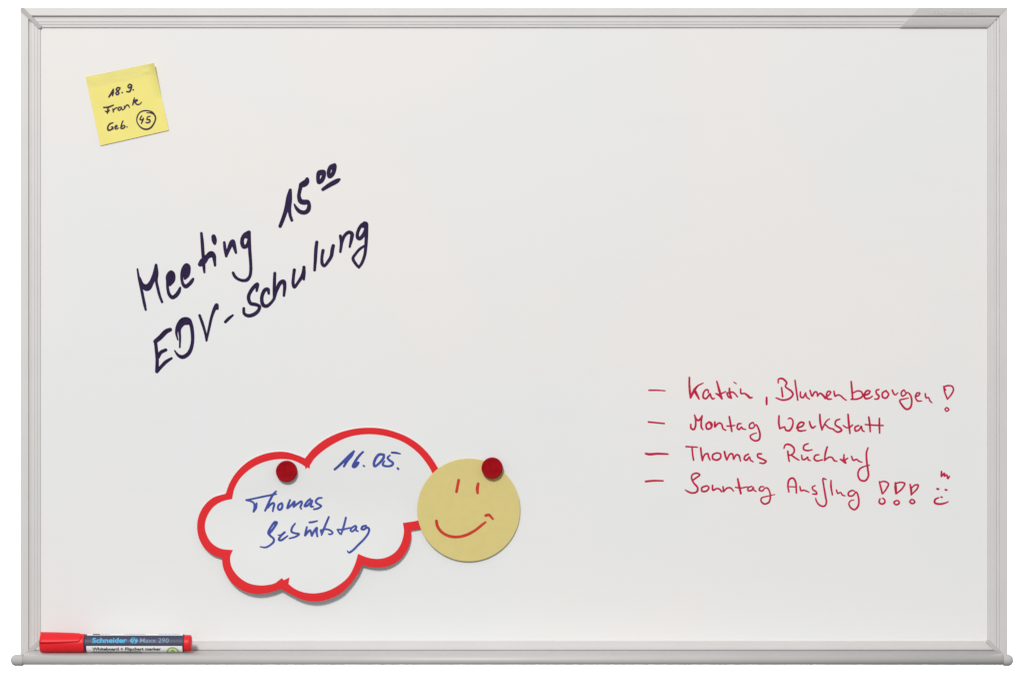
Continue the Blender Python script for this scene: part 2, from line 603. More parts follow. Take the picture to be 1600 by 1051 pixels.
meeting = A([
    [(97, 528, 16), (112, 620, 22), (135, 720, 26), (155, 820, 26), (172, 900, 26), (182, 945, 20)],
    [(120, 620, 22), (150, 690, 34), (195, 718, 60), (235, 675, 46), (268, 590, 36), (288, 485, 24)],
    [(288, 485, 24), (292, 570, 36), (290, 650, 26), (305, 720, 26), (325, 800, 24), (350, 865, 22)],
    [(430, 690, 24), (460, 640, 40), (462, 575, 34), (440, 560, 34), (415, 600, 44), (405, 660, 26), (408, 730, 26),
     (425, 790, 30), (455, 818, 34), (490, 800, 36), (520, 760, 34), (535, 720, 22)],
    [(438, 600, 58), (434, 660, 40)],
    [(585, 625, 24), (610, 580, 44), (620, 500, 34), (600, 490, 40), (575, 530, 48), (553, 590, 30), (555, 650, 26),
     (570, 690, 30), (592, 705, 36), (630, 680, 34), (655, 650, 32), (668, 628, 22)],
    [(600, 530, 60), (588, 590, 54)],
    [(753, 160, 24), (762, 260, 30), (768, 350, 30), (775, 430, 30), (778, 500, 28), (784, 560, 20)],
    [(742, 478, 42), (770, 450, 60), (815, 400, 44), (855, 375, 56), (880, 395, 40), (888, 440, 30), (893, 490, 22)],
    [(878, 195, 40), (885, 230, 46), (890, 265, 28)],
    [(988, 255, 24), (995, 320, 28), (1008, 395, 24)],
    [(1008, 390, 24), (1035, 320, 34), (1068, 250, 42), (1078, 245, 36), (1092, 300, 34), (1108, 360, 22)],
    [(1235, 150, 30), (1195, 180, 36), (1172, 225, 34), (1174, 275, 36), (1190, 300, 36), (1218, 290, 34), (1240, 230, 30), (1240, 150, 32)],
    [(1215, 185, 50)],
    [(1242, 150, 32), (1245, 250, 30), (1250, 350, 30), (1258, 450, 28), (1260, 540, 28), (1250, 600, 28), (1220, 638, 32),
     (1180, 645, 28), (1130, 630, 26), (1095, 600, 28), (1078, 565, 24)],
])
time15 = Bc([
    [(352, 375, 28), (335, 450, 42), (318, 540, 40), (295, 620, 36), (270, 690, 34), (248, 745, 32)],
    [(352, 380, 28), (347, 470, 40), (342, 560, 34), (350, 630, 28), (368, 685, 26)],
    [(525, 262, 32), (518, 290, 50), (490, 312, 56), (462, 320, 38)],
    [(462, 325, 38), (447, 390, 32), (441, 440, 34), (460, 490, 44), (500, 500, 46), (530, 495, 36), (545, 530, 34),
     (535, 580, 40), (500, 605, 38), (450, 595, 36), (415, 560, 28), (393, 520, 14)],
    [(690, 185, 34), (650, 195, 40), (637, 240, 34), (645, 295, 34), (672, 280, 38), (696, 230, 36), (695, 190, 38), (665, 195, 50)],
    [(805, 118, 34), (765, 140, 36), (745, 195, 34), (755, 235, 36), (780, 220, 36), (803, 170, 36), (808, 125, 34), (785, 140, 50)],
    [(687, 368, 30), (760, 320, 40), (830, 282, 40), (855, 266, 24)],
])
schulung = E_([
    [(240, 725, 20), (246, 665, 28), (225, 680, 30), (185, 730, 28), (165, 785, 28), (185, 840, 28), (230, 850, 28),
     (265, 868, 26), (255, 905, 28), (215, 940, 30), (160, 952, 28), (125, 930, 24), (122, 885, 22)],
    [(350, 750, 20), (342, 712, 28), (318, 715, 30), (292, 760, 28), (286, 810, 28), (300, 855, 30), (330, 865, 28), (370, 835, 24), (400, 795, 22)],
    [(405, 565, 24), (402, 640, 26), (400, 720, 26), (398, 800, 20)],
    [(400, 795, 20), (425, 710, 28), (460, 648, 32), (485, 642, 34), (495, 680, 28), (492, 730, 24), (488, 770, 20)],
    [(583, 535, 26), (575, 600, 24), (572, 660, 26), (583, 692, 24), (620, 645, 24), (660, 580, 30), (672, 510, 24)],
    [(670, 510, 24), (672, 560, 26), (670, 622, 18)],
    [(788, 282, 26), (780, 350, 28), (775, 440, 26), (768, 537, 22)],
    [(845, 358, 26), (835, 420, 24), (838, 480, 26), (855, 498, 24), (890, 460, 26), (920, 410, 28), (930, 350, 30), (938, 315, 28)],
    [(1003, 225, 24), (1012, 290, 26), (1003, 370, 20)],
    [(1010, 310, 22), (1040, 225, 26), (1080, 192, 28), (1108, 205, 30), (1105, 250, 28), (1088, 325, 18)],
    [(1225, 110, 32), (1190, 135, 28), (1162, 190, 26), (1160, 240, 28), (1178, 250, 30), (1210, 220, 30), (1236, 165, 32), (1236, 115, 34), (1215, 130, 40)],
    [(1240, 130, 32), (1240, 230, 28), (1235, 320, 26), (1225, 400, 24), (1200, 470, 24), (1172, 513, 20)],
    [(1172, 513, 20), (1140, 475, 24), (1118, 430, 24), (1145, 385, 22), (1180, 345, 22), (1232, 310, 18)],
]) + D_([
    [(150, 610, 30), (160, 700, 30), (168, 800, 30), (165, 915, 32)],
    [(150, 612, 38), (200, 570, 42), (260, 510, 42), (300, 492, 36)],
    [(180, 775, 26), (205, 725, 32), (255, 700, 30)],
    [(165, 920, 32), (210, 870, 30), (260, 820, 32), (315, 785, 22)],
    [(380, 597, 12), (365, 520, 24), (390, 440, 40), (440, 395, 52), (490, 395, 42), (515, 440, 34), (530, 530, 32), (530, 620, 30),
     (510, 700, 34), (480, 745, 36), (430, 772, 36), (385, 755, 26), (347, 706, 12)],
    [(400, 672, 16), (403, 580, 20), (400, 480, 28), (440, 420, 48), (480, 410, 56)],
    [(603, 345, 24), (630, 420, 26), (660, 520, 22), (674, 605, 18)],
    [(674, 603, 18), (700, 480, 24), (730, 350, 26), (765, 260, 34), (778, 240, 34), (785, 275, 26)],
    [(868, 412, 26), (905, 375, 28), (945, 343, 18)],
])
ink = lambda x, y: 0.00012
write("handwriting", meeting, M_navyink, board, ink, label="large dark violet handwritten line reading Meeting")
write("handwriting", time15, M_navyink, board, ink, label="dark violet handwritten time 15 with raised underlined 00")
write("handwriting", schulung, M_navyink, board, ink, label="large dark violet handwritten line reading EDV-Schulung")

G = lambda st: crop_strokes(1000, 580, 6.4, st)
H = lambda st: crop_strokes(1200, 580, 5.333, st)
I_ = lambda st: crop_strokes(1000, 685, 6.667, st)
J = lambda st: crop_strokes(1210, 680, 5.517, st)
Pk = lambda st: crop_strokes(1060, 585, 10.667, st)

line1 = G([[(90, 188, 12), (170, 188, 11), (250, 193, 9)]]) + Pk([
    [(183, 48, 22), (182, 150, 24), (190, 270, 28), (202, 385, 22)],
    [(202, 385, 24), (265, 260, 30), (320, 190, 22), (412, 140, 14)],
    [(265, 250, 32), (305, 330, 32), (345, 405, 20)],
    [(498, 300, 18), (495, 260, 20), (465, 250, 20), (420, 300, 22), (415, 380, 24), (455, 400, 22), (505, 350, 22), (527, 315, 18),
     (545, 370, 24), (575, 405, 20), (605, 390, 14)],
    [(640, 112, 20), (665, 200, 26), (695, 310, 30), (725, 400, 24)],
    [(625, 315, 18), (680, 345, 26), (720, 395, 20)],
    [(690, 322, 18), (740, 305, 18), (790, 280, 14)],
    [(850, 230, 22), (855, 310, 28), (880, 390, 24)],
    [(805, 310, 18), (835, 370, 22), (880, 388, 22)],
    [(812, 305, 18), (900, 290, 20), (940, 315, 20), (985, 370, 18)],
    [(925, 125, 14), (965, 152, 14)],
    [(1037, 240, 20), (1045, 315, 20), (1100, 312, 20), (1150, 345, 28), (1195, 385, 26), (1235, 378, 14)],
    [(1470, 380, 22), (1470, 440, 26), (1470, 495, 22)],
]) + H([
    [(85, 95, 9), (88, 65, 10), (120, 60, 12), (155, 95, 12), (145, 125, 10), (195, 165, 12), (208, 190, 11), (180, 225, 12), (120, 238, 11), (68, 220, 9)],
    [(113, 135, 10), (122, 210, 11)],
    [(225, 75, 10), (235, 150, 11), (248, 238, 10)],
    [(270, 170, 9), (272, 210, 11), (292, 218, 11), (312, 182, 10)],
    [(314, 178, 9), (322, 212, 10), (345, 230, 9)],
    [(350, 158, 10), (368, 205, 11), (388, 172, 10), (405, 172, 10), (413, 205, 10)],
    [(413, 205, 10), (432, 182, 10), (452, 192, 12), (478, 222, 14)],
    [(478, 215, 10), (508, 195, 10), (522, 172, 10), (502, 165, 10), (487, 195, 11), (497, 228, 12), (530, 230, 8)],
    [(550, 165, 10), (560, 205, 11), (582, 195, 10), (605, 202, 10), (630, 225, 10), (652, 240, 8)],
    [(693, 85, 11), (700, 160, 12), (705, 228, 11)],
    [(692, 232, 9), (750, 228, 11), (788, 205, 11), (778, 170, 10), (745, 162, 10), (712, 178, 9)],
    [(795, 198, 10), (835, 188, 12), (850, 165, 10), (825, 160, 11), (802, 195, 12), (812, 225, 12), (850, 220, 10), (870, 205, 8)],
    [(925, 150, 9), (902, 158, 10), (905, 185, 11), (925, 205, 11), (915, 228, 11), (888, 230, 8)],
    [(985, 160, 11), (955, 178, 11), (955, 212, 11), (983, 222, 11), (1005, 190, 11), (985, 162, 10)],
    [(1035, 155, 10), (1050, 188, 11), (1062, 195, 9), (1082, 178, 8)],
    [(1148, 178, 8), (1132, 155, 10), (1110, 178, 10), (1118, 205, 10), (1142, 195, 9), (1162, 175, 8), (1188, 200, 11), (1198, 255, 11),
     (1185, 302, 12), (1155, 315, 12), (1118, 282, 12), (1098, 240, 10), (1130, 230, 9), (1170, 222, 7)],
    [(1225, 208, 9), (1255, 200, 10), (1265, 180, 9), (1242, 180, 10), (1230, 215, 10), (1247, 245, 10), (1280, 246, 8)],
    [(1310, 185, 10), (1318, 220, 10), (1337, 217, 9), (1350, 245, 10), (1365, 260, 8)],
    [(1495, 230, 10), (1472, 170, 10), (1464, 125, 9)],
    [(1464, 128, 10), (1500, 118, 10), (1535, 125, 10), (1545, 155, 10), (1525, 195, 10), (1495, 230, 9)],
    [(1466, 130, 9), (1480, 155, 9)],
    [(1490, 300, 9), (1474, 315, 9), (1490, 331, 9), (1507, 317, 9), (1490, 300, 9)],
])
line2 = G([
    [(85, 505, 13), (160, 512, 12), (242, 520, 12)],
    [(508, 530, 13), (510, 565, 14), (538, 580, 14), (556, 540, 14), (555, 480, 12), (545, 435, 11)],
    [(545, 437, 12), (565, 478, 14), (585, 490, 15), (605, 470, 13), (622, 442, 11)],
    [(620, 445, 12), (612, 510, 14), (615, 560, 14), (630, 580, 10)],
    [(692, 505, 14), (662, 530, 14), (670, 573, 14), (705, 568, 14), (720, 530, 14), (700, 505, 12), (712, 545, 10)],
    [(748, 505, 13), (750, 550, 18)],
    [(750, 552, 13), (790, 515, 13), (815, 525, 13), (830, 570, 13), (858, 588, 10)],
    [(893, 452, 13), (905, 520, 15), (918, 598, 13)],
    [(870, 545, 11), (910, 545, 11), (948, 538, 9)],
    [(1010, 520, 11), (982, 525, 13), (972, 565, 13), (992, 580, 13), (1015, 555, 11), (1027, 572, 12), (1058, 580, 9)],
    [(1140, 530, 10), (1130, 510, 11), (1097, 530, 12), (1097, 565, 12), (1130, 565, 12), (1160, 532, 11), (1180, 560, 13), (1200, 630, 14),
     (1190, 680, 14), (1150, 693, 13), (1112, 670, 13), (1102, 645, 11), (1130, 625, 10), (1165, 615, 8)],
]) + H([
    [(92, 370, 11), (90, 430, 12), (98, 475, 11)],
    [(98, 475, 11), (125, 465, 10), (138, 462, 10), (148, 487, 11), (178, 492, 12), (205, 450, 11), (205, 405, 10), (185, 388, 9), (168, 395, 8)],
    [(238, 470, 10), (285, 455, 11), (300, 428, 10), (268, 425, 12), (245, 460, 12), (257, 493, 12), (315, 490, 8)],
    [(345, 417, 10), (355, 450, 12), (370, 470, 12), (396, 455, 8)],
    [(432, 358, 11), (435, 420, 13), (450, 485, 11)],
    [(450, 482, 10), (488, 412, 9), (512, 395, 8)],
    [(475, 440, 10), (510, 470, 10), (548, 480, 9)],
    [(598, 397, 9), (567, 410, 11), (562, 445, 11), (600, 470, 12), (613, 490, 12), (582, 505, 11), (545, 485, 9)],
    [(667, 358, 11), (672, 420, 13), (683, 515, 10)],
    [(628, 450, 9), (655, 468, 9), (680, 465, 9), (705, 445, 9)],
    [(755, 450, 10), (725, 465, 11), (730, 495, 11), (760, 485, 10), (777, 455, 9), (786, 490, 10), (803, 500, 8)],
    [(840, 380, 11), (848, 440, 12), (852, 500, 10)],
    [(928, 390, 10), (928, 450, 12), (930, 512, 10)],
    [(810, 442, 9), (880, 447, 10), (960, 450, 9)],
])
line3 = I_([
    [(60, 155, 16), (100, 162, 19), (180, 156, 17), (290, 160, 13)],
    [(480, 82, 13), (540, 85, 12), (598, 88, 11)],
    [(542, 88, 13), (548, 160, 13), (558, 222, 13)],
    [(632, 95, 14), (640, 165, 14), (650, 225, 14)],
    [(650, 222, 13), (675, 165, 13), (705, 155, 14), (715, 190, 14), (730, 222, 11)],
    [(800, 147, 13), (762, 165, 14), (757, 205, 14), (800, 222, 15), (840, 195, 14), (835, 157, 13), (800, 147, 11)],
    [(880, 135, 15), (890, 180, 15), (905, 220, 13)],
    [(905, 218, 13), (940, 157, 13), (963, 160, 14), (975, 213, 13)],
    [(975, 213, 13), (1005, 167, 13), (1030, 175, 14), (1047, 232, 11)],
    [(1130, 160, 13), (1095, 180, 14), (1087, 213, 14), (1110, 223, 14), (1140, 190, 12), (1150, 220, 13), (1178, 240, 11)],
    [(1265, 157, 13), (1228, 160, 14), (1227, 188, 14), (1280, 215, 14), (1313, 235, 14), (1285, 257, 13), (1248, 250, 11)],
]) + J([
    [(82, 110, 9), (95, 80, 11), (130, 78, 12), (168, 108, 12), (168, 145, 11), (142, 168, 11), (120, 168, 8)],
    [(115, 135, 11), (122, 190, 11), (128, 222, 10)],
    [(145, 168, 10), (180, 193, 11), (212, 212, 9)],
    [(235, 170, 10), (242, 205, 11), (264, 205, 11), (287, 185, 9), (292, 210, 10), (310, 215, 8)],
    [(290, 70, 10), (257, 85, 11), (252, 118, 11), (285, 130, 11), (325, 122, 8)],
    [(385, 165, 9), (355, 170, 11), (342, 198, 11), (365, 218, 11), (415, 208, 9)],
    [(455, 98, 11), (440, 150, 12), (432, 215, 10)],
    [(435, 212, 10), (470, 187, 10), (498, 190, 11), (515, 215, 11), (540, 222, 8)],
    [(568, 205, 10), (600, 213, 12), (632, 195, 9)],
    [(600, 165, 10), (600, 205, 12), (615, 235, 12)],
    [(568, 205, 8), (612, 238, 10)],
    [(665, 180, 10), (680, 213, 11), (710, 205, 10), (727, 220, 10), (755, 230, 8)],
    [(808, 105, 9), (795, 140, 11), (795, 210, 12), (805, 290, 12), (810, 350, 12), (780, 390, 12), (738, 380, 12), (720, 330, 11),
     (737, 287, 11), (780, 264, 9), (820, 255, 7)],
])
line4 = I_([
    [(60, 445, 16), (140, 437, 15), (240, 438, 12)],
    [(545, 435, 13), (580, 410, 13), (622, 375, 13), (590, 358, 13), (545, 375, 13), (537, 410, 13), (560, 460, 14), (600, 510, 15),
     (593, 550, 15), (545, 565, 14), (500, 550, 13), (472, 532, 9)],
    [(690, 490, 13), (645, 510, 14), (647, 545, 14), (690, 545, 14), (718, 510, 13), (700, 490, 11)],
    [(755, 485, 13), (760, 535, 14), (800, 518, 13), (828, 525, 13), (850, 550, 13)],
    [(865, 500, 13), (870, 550, 13)],
    [(872, 547, 13), (910, 512, 13), (943, 512, 13), (975, 545, 10)],
    [(1018, 418, 14), (1035, 500, 17), (1050, 570, 15)],
    [(995, 505, 11), (1050, 513, 11), (1115, 500, 10)],
    [(1165, 495, 11), (1127, 510, 13), (1127, 540, 13), (1165, 535, 13), (1180, 505, 11), (1187, 535, 12), (1210, 548, 10)],
    [(1290, 500, 10), (1257, 500, 12), (1242, 533, 13), (1275, 543, 12), (1300, 515, 11), (1325, 512, 12), (1350, 550, 13), (1358, 610, 13),
     (1340, 663, 14), (1295, 678, 14), (1262, 650, 13), (1267, 617, 12), (1320, 600, 10), (1405, 580, 7)],
]) + J([
    [(125, 485, 10), (116, 430, 11), (130, 377, 12), (160, 367, 12), (183, 400, 12), (188, 450, 11), (190, 495, 10)],
    [(125, 440, 8), (190, 443, 8)],
    [(220, 440, 10), (230, 475, 11), (252, 470, 10), (268, 475, 10), (298, 488, 8)],
    [(352, 430, 8), (327, 445, 10), (332, 465, 10), (360, 485, 11), (364, 503, 11), (330, 503, 9)],
    [(445, 378, 9), (420, 370, 10), (425, 430, 11), (440, 520, 12), (448, 580, 11), (430, 608, 11), (395, 603, 11), (365, 570, 10), (355, 540, 8)],
    [(488, 388, 10), (488, 440, 12), (500, 510, 10)],
    [(535, 470, 10), (547, 498, 10), (570, 490, 9), (587, 512, 10), (610, 520, 7)],
    [(692, 480, 8), (670, 472, 10), (637, 495, 11), (642, 518, 11), (675, 518, 10), (705, 487, 10), (717, 505, 11), (728, 560, 11),
     (720, 610, 12), (690, 638, 11), (657, 620, 11), (642, 585, 10), (660, 560, 8), (685, 555, 7)],
    [(905, 398, 10), (918, 450, 12), (930, 500, 11)],
    [(907, 402, 9), (950, 395, 10), (983, 415, 11), (968, 455, 11), (935, 500, 9)],
    [(1043, 407, 11), (1045, 450, 17), (1048, 500, 11)],
    [(1045, 412, 10), (1090, 403, 10), (1123, 412, 11), (1103, 455, 11), (1050, 502, 9)],
    [(1170, 422, 11), (1178, 460, 14), (1180, 510, 11)],
    [(1180, 455, 9), (1210, 427, 10), (1240, 427, 11), (1232, 455, 11), (1180, 510, 9)],
    [(910, 545, 10), (903, 575, 11), (930, 590, 12), (953, 573, 11), (943, 545, 10), (928, 540, 7)],
    [(1050, 560, 10), (1030, 576, 11), (1050, 596, 11), (1076, 582, 11), (1068, 562, 10), (1050, 560, 9)],
    [(1182, 550, 10), (1167, 570, 11), (1190, 586, 11), (1210, 572, 11), (1195, 553, 10), (1182, 550, 9)],
    [(1440, 310, 11), (1440, 350, 13)], [(1440, 350, 11), (1465, 325, 10), (1465, 350, 11)], [(1465, 350, 10), (1485, 340, 11), (1495, 370, 11), (1508, 352, 10)],
    [(1402, 459, 12), (1414, 461, 13)], [(1474, 466, 12), (1486, 470, 11)], [(1436, 529, 10), (1446, 532, 10)],
    [(1415, 535, 9), (1387, 550, 12), (1382, 578, 13), (1420, 590, 13), (1470, 582, 11), (1498, 570, 8)],
])
for st, txt in ((line1, "Katrin, Blumen besorgen"), (line2, "Montag Werkstatt"), (line3, "Thomas Rückruf"), (line4, "Sonntag Ausflug with exclamation marks and a tiny face")):
    write("list_dash", st[:1], M_redink, board, ink, h=0.22)
    write("handwriting", st[1:], M_redink, board, ink, h=0.22, label="red handwritten list line reading " + txt)

# ------------------------------------------------------------------ yellow sticky note
note = thing("sticky_note", "square yellow sticky note with dark handwriting, tilted on the board's upper left", "sticky note", P(198, 163, 0.0004))
NC = [(133.6, 120.4), (240.6, 98.6), (263.9, 203.5), (156.8, 227.7)]      # TL TR BR BL


def note_xy(s, t):
    # small natural waviness of a hand-stuck slip
    a = [NC[0][k] * (1 - s) + NC[1][k] * s for k in (0, 1)]
    b = [NC[3][k] * (1 - s) + NC[2][k] * s for k in (0, 1)]
    return a[0] * (1 - t) + b[0] * t, a[1] * (1 - t) + b[1] * t


def note_st(x, y):
    ax, ay = NC[1][0] - NC[0][0], NC[1][1] - NC[0][1]
    bx_, by_ = NC[3][0] - NC[0][0], NC[3][1] - NC[0][1]
    det = ax * by_ - ay * bx_
    dx, dy = x - NC[0][0], y - NC[0][1]
    return (dx * by_ - dy * bx_) / det, (ax * dy - ay * dx) / det


def note_lift(x, y):
    s, t = note_st(x, y)
    s = min(max(s, 0), 1); t = min(max(t, 0), 1)
    d = 0.0003
    d += 0.0008 * max(0, (t - 0.3) / 0.7) ** 1.6                       # loose lower edge lifts
    d += 0.0058 * max(0, (s - 0.84) / 0.16) ** 2 * max(0, 1 - t / 0.5)   # upper right corner bulges
    d += 0.00035 * math.exp(-((s - 0.87) / 0.05) ** 2 - ((t - 0.10) / 0.03) ** 2)
    d += 0.00012 * math.sin(9 * s + 3 * t) * max(0, 1 - t * 2)
    return d


def note_sheet(t0, t1, nt_, name, mat):
    ns = 40
    V, F = [], []
    for j in range(nt_ + 1):
        for i in range(ns + 1):
            x, y = note_xy(i / ns, t0 + (t1 - t0) * j / nt_)
            V.append(P(x, y, note_lift(x, y)))
    n = len(V)
    V += [(a, b + 0.0001, c) for a, b, c in V]
    w = ns + 1
    for j in range(nt_):
        for i in range(ns):
            q = j * w + i
            F.append((q, q + w, q + w + 1, q + 1))
            F.append((n + q, n + q + 1, n + q + w + 1, n + q + w))
    edge = [i for i in range(w)] + [j * w + ns for j in range(1, nt_ + 1)] + [nt_ * w + i for i in range(ns - 1, -1, -1)] + [j * w for j in range(nt_ - 1, 0, -1)]
    for a, b in zip(edge, edge[1:] + edge[:1]):
        F.append((a, b, n + b, n + a))
    return mesh_obj(name, V, F, mat, note, smooth=False, recalc=False)


note_sheet(0.17, 1.0, 34, "paper_sheet", M_note)
gum = note_sheet(0.0, 0.17, 12, "gummed_strip", M_gum)

Fc = lambda st: crop_strokes(120, 90, 7.006, st)
note_text = Fc([
    [(400, 348, 14), (380, 390, 19), (352, 432, 16)], [(400, 348, 14), (398, 385, 17), (392, 420, 13)],
    [(475, 335, 13), (450, 330, 15), (432, 350, 15), (450, 370, 17), (460, 395, 15), (440, 408, 16), (427, 390, 13), (450, 370, 15), (470, 345, 13)],
    [(497, 385, 16)],
    [(600, 302, 13), (580, 294, 15), (560, 315, 14), (574, 335, 15), (595, 315, 15), (602, 302, 13), (596, 340, 15), (575, 375, 17), (545, 374, 13)],
    [(618, 355, 16)],
    [(295, 547, 15), (340, 545, 17), (400, 522, 14)], [(345, 548, 15), (338, 580, 15), (335, 610, 15)], [(310, 588, 11), (335, 596, 15), (358, 578, 11)],
    [(395, 562, 12), (400, 597, 13)], [(398, 588, 11), (415, 562, 13), (440, 548, 11)],
    [(490, 545, 12), (465, 545, 13), (450, 568, 13), (465, 580, 13), (488, 558, 12), (500, 574, 13), (514, 568, 9)],
    [(520, 532, 11), (523, 562, 13)], [(523, 555, 11), (550, 520, 13), (568, 528, 13), (575, 550, 9)],
    [(630, 445, 13), (622, 480, 15), (612, 520, 13)], [(614, 510, 11), (648, 465, 13), (665, 468, 13), (640, 492, 13), (660, 515, 15), (690, 510, 12), (710, 488, 9)],
    [(395, 715, 13), (365, 725, 15), (340, 760, 15), (345, 795, 17), (375, 790, 15), (395, 762, 13), (375, 760, 9)], [(395, 762, 13), (398, 785, 11)],
    [(415, 772, 11), (440, 756, 13), (436, 741, 11), (418, 760, 13), (427, 785, 13), (457, 772, 10)],
    [(505, 695, 13), (490, 735, 13), (485, 775, 15), (508, 775, 15), (528, 755, 13), (515, 742, 11), (492, 757, 11)],
    [(550, 760, 14)],
    [(765, 605, 9), (820, 610, 13), (850, 630, 15), (862, 665, 15), (845, 720, 15), (800, 775, 17), (745, 785, 17), (690, 755, 13), (658, 700, 11),
     (665, 640, 13), (700, 595, 13), (760, 582, 13), (820, 595, 13), (845, 615, 13)],
    [(710, 640, 12), (692, 680, 13), (730, 680, 12)], [(728, 665, 13), (718, 695, 15), (708, 722, 13)],
    [(803, 644, 12), (777, 650, 12), (768, 680, 13), (797, 682, 15), (800, 704, 15), (775, 715, 15), (755, 710, 11)],
])
write("handwriting", note_text, M_noteink, note, lambda x, y: note_lift(x, y) + 0.00012, h=0.22, maxrun=2)

# ------------------------------------------------------------------ cloud card
cloud = thing("cloud_card", "white cloud shaped card with thick red scalloped border and blue handwriting, pinned by one magnet",
              "card", P(500, 800, 0.001))
c5 = lambda pts: [(300 + x / 3.388, 650 + y / 3.388) for x, y in pts]
c6 = lambda pts: [(540 + x / 3.39, 650 + y / 3.39) for x, y in pts]


def smooth_ring(arcs):
    out = []
    for a in arcs:
        q = catmull([(x, y, 0) for x, y in a], 5)
        out += [(p[0], p[1]) for p in q[:-1]]
    return out


outer = smooth_ring([
    c5([(178, 409), (200, 350), (240, 290), (300, 237), (370, 203), (440, 188), (500, 189), (560, 206), (598, 222)]),
    c5([(598, 222), (640, 172), (700, 125), (770, 90), (830, 72)]) + c6([(60, 64), (130, 60), (200, 66), (270, 85), (330, 110), (390, 150), (440, 200), (488, 272)]) + [(694, 755), (690, 775)],
    [(690, 775), (700, 795), (686, 814), (657, 825.8)] + c6([(345, 605)]),
    c6([(345, 605), (347, 640), (335, 690), (305, 740), (265, 775), (220, 795), (170, 801), (120, 795), (88, 787)]),
    c6([(88, 787), (70, 825), (40, 870)]) + c5([(813, 915), (790, 935), (720, 968), (650, 980), (580, 968), (520, 940), (470, 912)]),
    c5([(470, 912), (420, 930), (350, 940), (290, 930), (240, 905), (200, 868), (170, 815), (160, 775), (160, 750)]),
    c5([(160, 750), (110, 733), (65, 695), (37, 645), (27, 580), (38, 520), (70, 465), (115, 428), (178, 409)]),
])
inner = smooth_ring([
    c5([(213, 437), (222, 390), (250, 335), (300, 285), (360, 250), (420, 232), (480, 226), (530, 232), (570, 248), (598, 265)]),
    c5([(598, 265), (601, 281)]), c5([(601, 281), (611, 270)]), c5([(611, 270), (622, 279)]), c5([(622, 279), (625, 258)]),
    c5([(625, 258), (650, 222), (700, 178), (760, 140), (820, 113)]) + c6([(60, 100), (130, 95), (200, 102), (280, 125), (340, 158), (390, 200), (430, 250), (458, 298)]) + [(681, 757), (678, 776)],
    [(678, 776), (684, 792), (674, 805), (653, 812.5)] + c6([(303, 564)]),
    c6([(303, 564), (309, 605), (303, 645), (285, 690), (255, 725), (210, 748), (160, 754), (110, 745), (66, 727)]),
    c6([(66, 727), (50, 780)]) + c5([(830, 845), (780, 890), (720, 922), (650, 936), (590, 930), (545, 912), (511, 887)]),
    c5([(511, 887), (516, 851)]), c5([(516, 851), (487, 866)]), c5([(487, 866), (475, 855)]), c5([(475, 855), (443, 880)]),
    c5([(443, 880), (420, 888), (360, 894), (300, 882), (255, 855), (220, 815), (205, 780), (203, 740), (217, 707)]),
    c5([(217, 707), (155, 700), (110, 675), (80, 632), (68, 580), (82, 525), (115, 478), (160, 450), (213, 437)]),
])


def sstep(a, b, x):
    t = min(max((x - a) / (b - a), 0), 1)
    return t * t * (3 - 2 * t)


TC = 0.0008          # card thickness


def cloud_lift(x, y):
    k = 0.0005 + 0.0062 * sstep(765, 960, y) * (1 - 0.72 * sstep(585, 690, x)) * (1 - 0.3 * (1 - sstep(310, 420, x)))
    return k + TC


h = 0.5
cx0, cy0 = 303.0, 662.0
cnx, cny = int((712 - cx0) / h), int((948 - cy0) / h)
Fo = polygon_field(outer, cx0, cy0, cnx, cny, h)
Fi = polygon_field(inner, cx0, cy0, cnx, cny, h)
V, Fcs = field_mesh(Fo - 0.25, cx0, cy0, h, lambda x, y: P(x, y, cloud_lift(x, y)), 6, lambda x, y: P(x, y, cloud_lift(x, y) - TC))
mesh_obj("card_sheet", V, Fcs, M_card, cloud)
V, Fcs = field_mesh(np.minimum(Fo, -Fi), cx0, cy0, h, lambda x, y: P(x, y, cloud_lift(x, y) + 0.0001), 6,
                    lambda x, y: P(x, y, cloud_lift(x, y) + 0.00002))
mesh_obj("red_border", V, Fcs, M_red, cloud)

Mc = lambda st: crop_strokes(370, 760, 9.553, st)
Nc = lambda st: crop_strokes(460, 780, 10.507, st)
Oc = lambda st: crop_strokes(505, 690, 11.43, st)
date = Oc([
    [(550, 165, 32), (470, 240, 42), (370, 340, 42), (270, 435, 38), (205, 490, 36)],
    [(550, 165, 32), (500, 240, 52), (430, 330, 46), (370, 435, 34)],
    [(710, 178, 32), (640, 250, 38), (570, 350, 42), (535, 435, 46), (560, 435, 58), (600, 390, 62), (630, 370, 34)],
    [(720, 425, 28), (738, 435, 22)],
    [(1080, 225, 34), (1000, 225, 42), (940, 290, 42), (905, 390, 40), (920, 435, 36), (1000, 380, 38), (1075, 290, 42), (1085, 230, 36)],
    [(1190, 240, 28), (1150, 280, 32), (1175, 320, 36), (1245, 375, 36), (1230, 415, 36), (1140, 435, 32), (1065, 410, 34), (1075, 370, 30), (1100, 340, 18)],
    [(1225, 190, 32), (1300, 195, 34), (1375, 212, 22)], [(1330, 470, 34), (1345, 488, 28)],
])
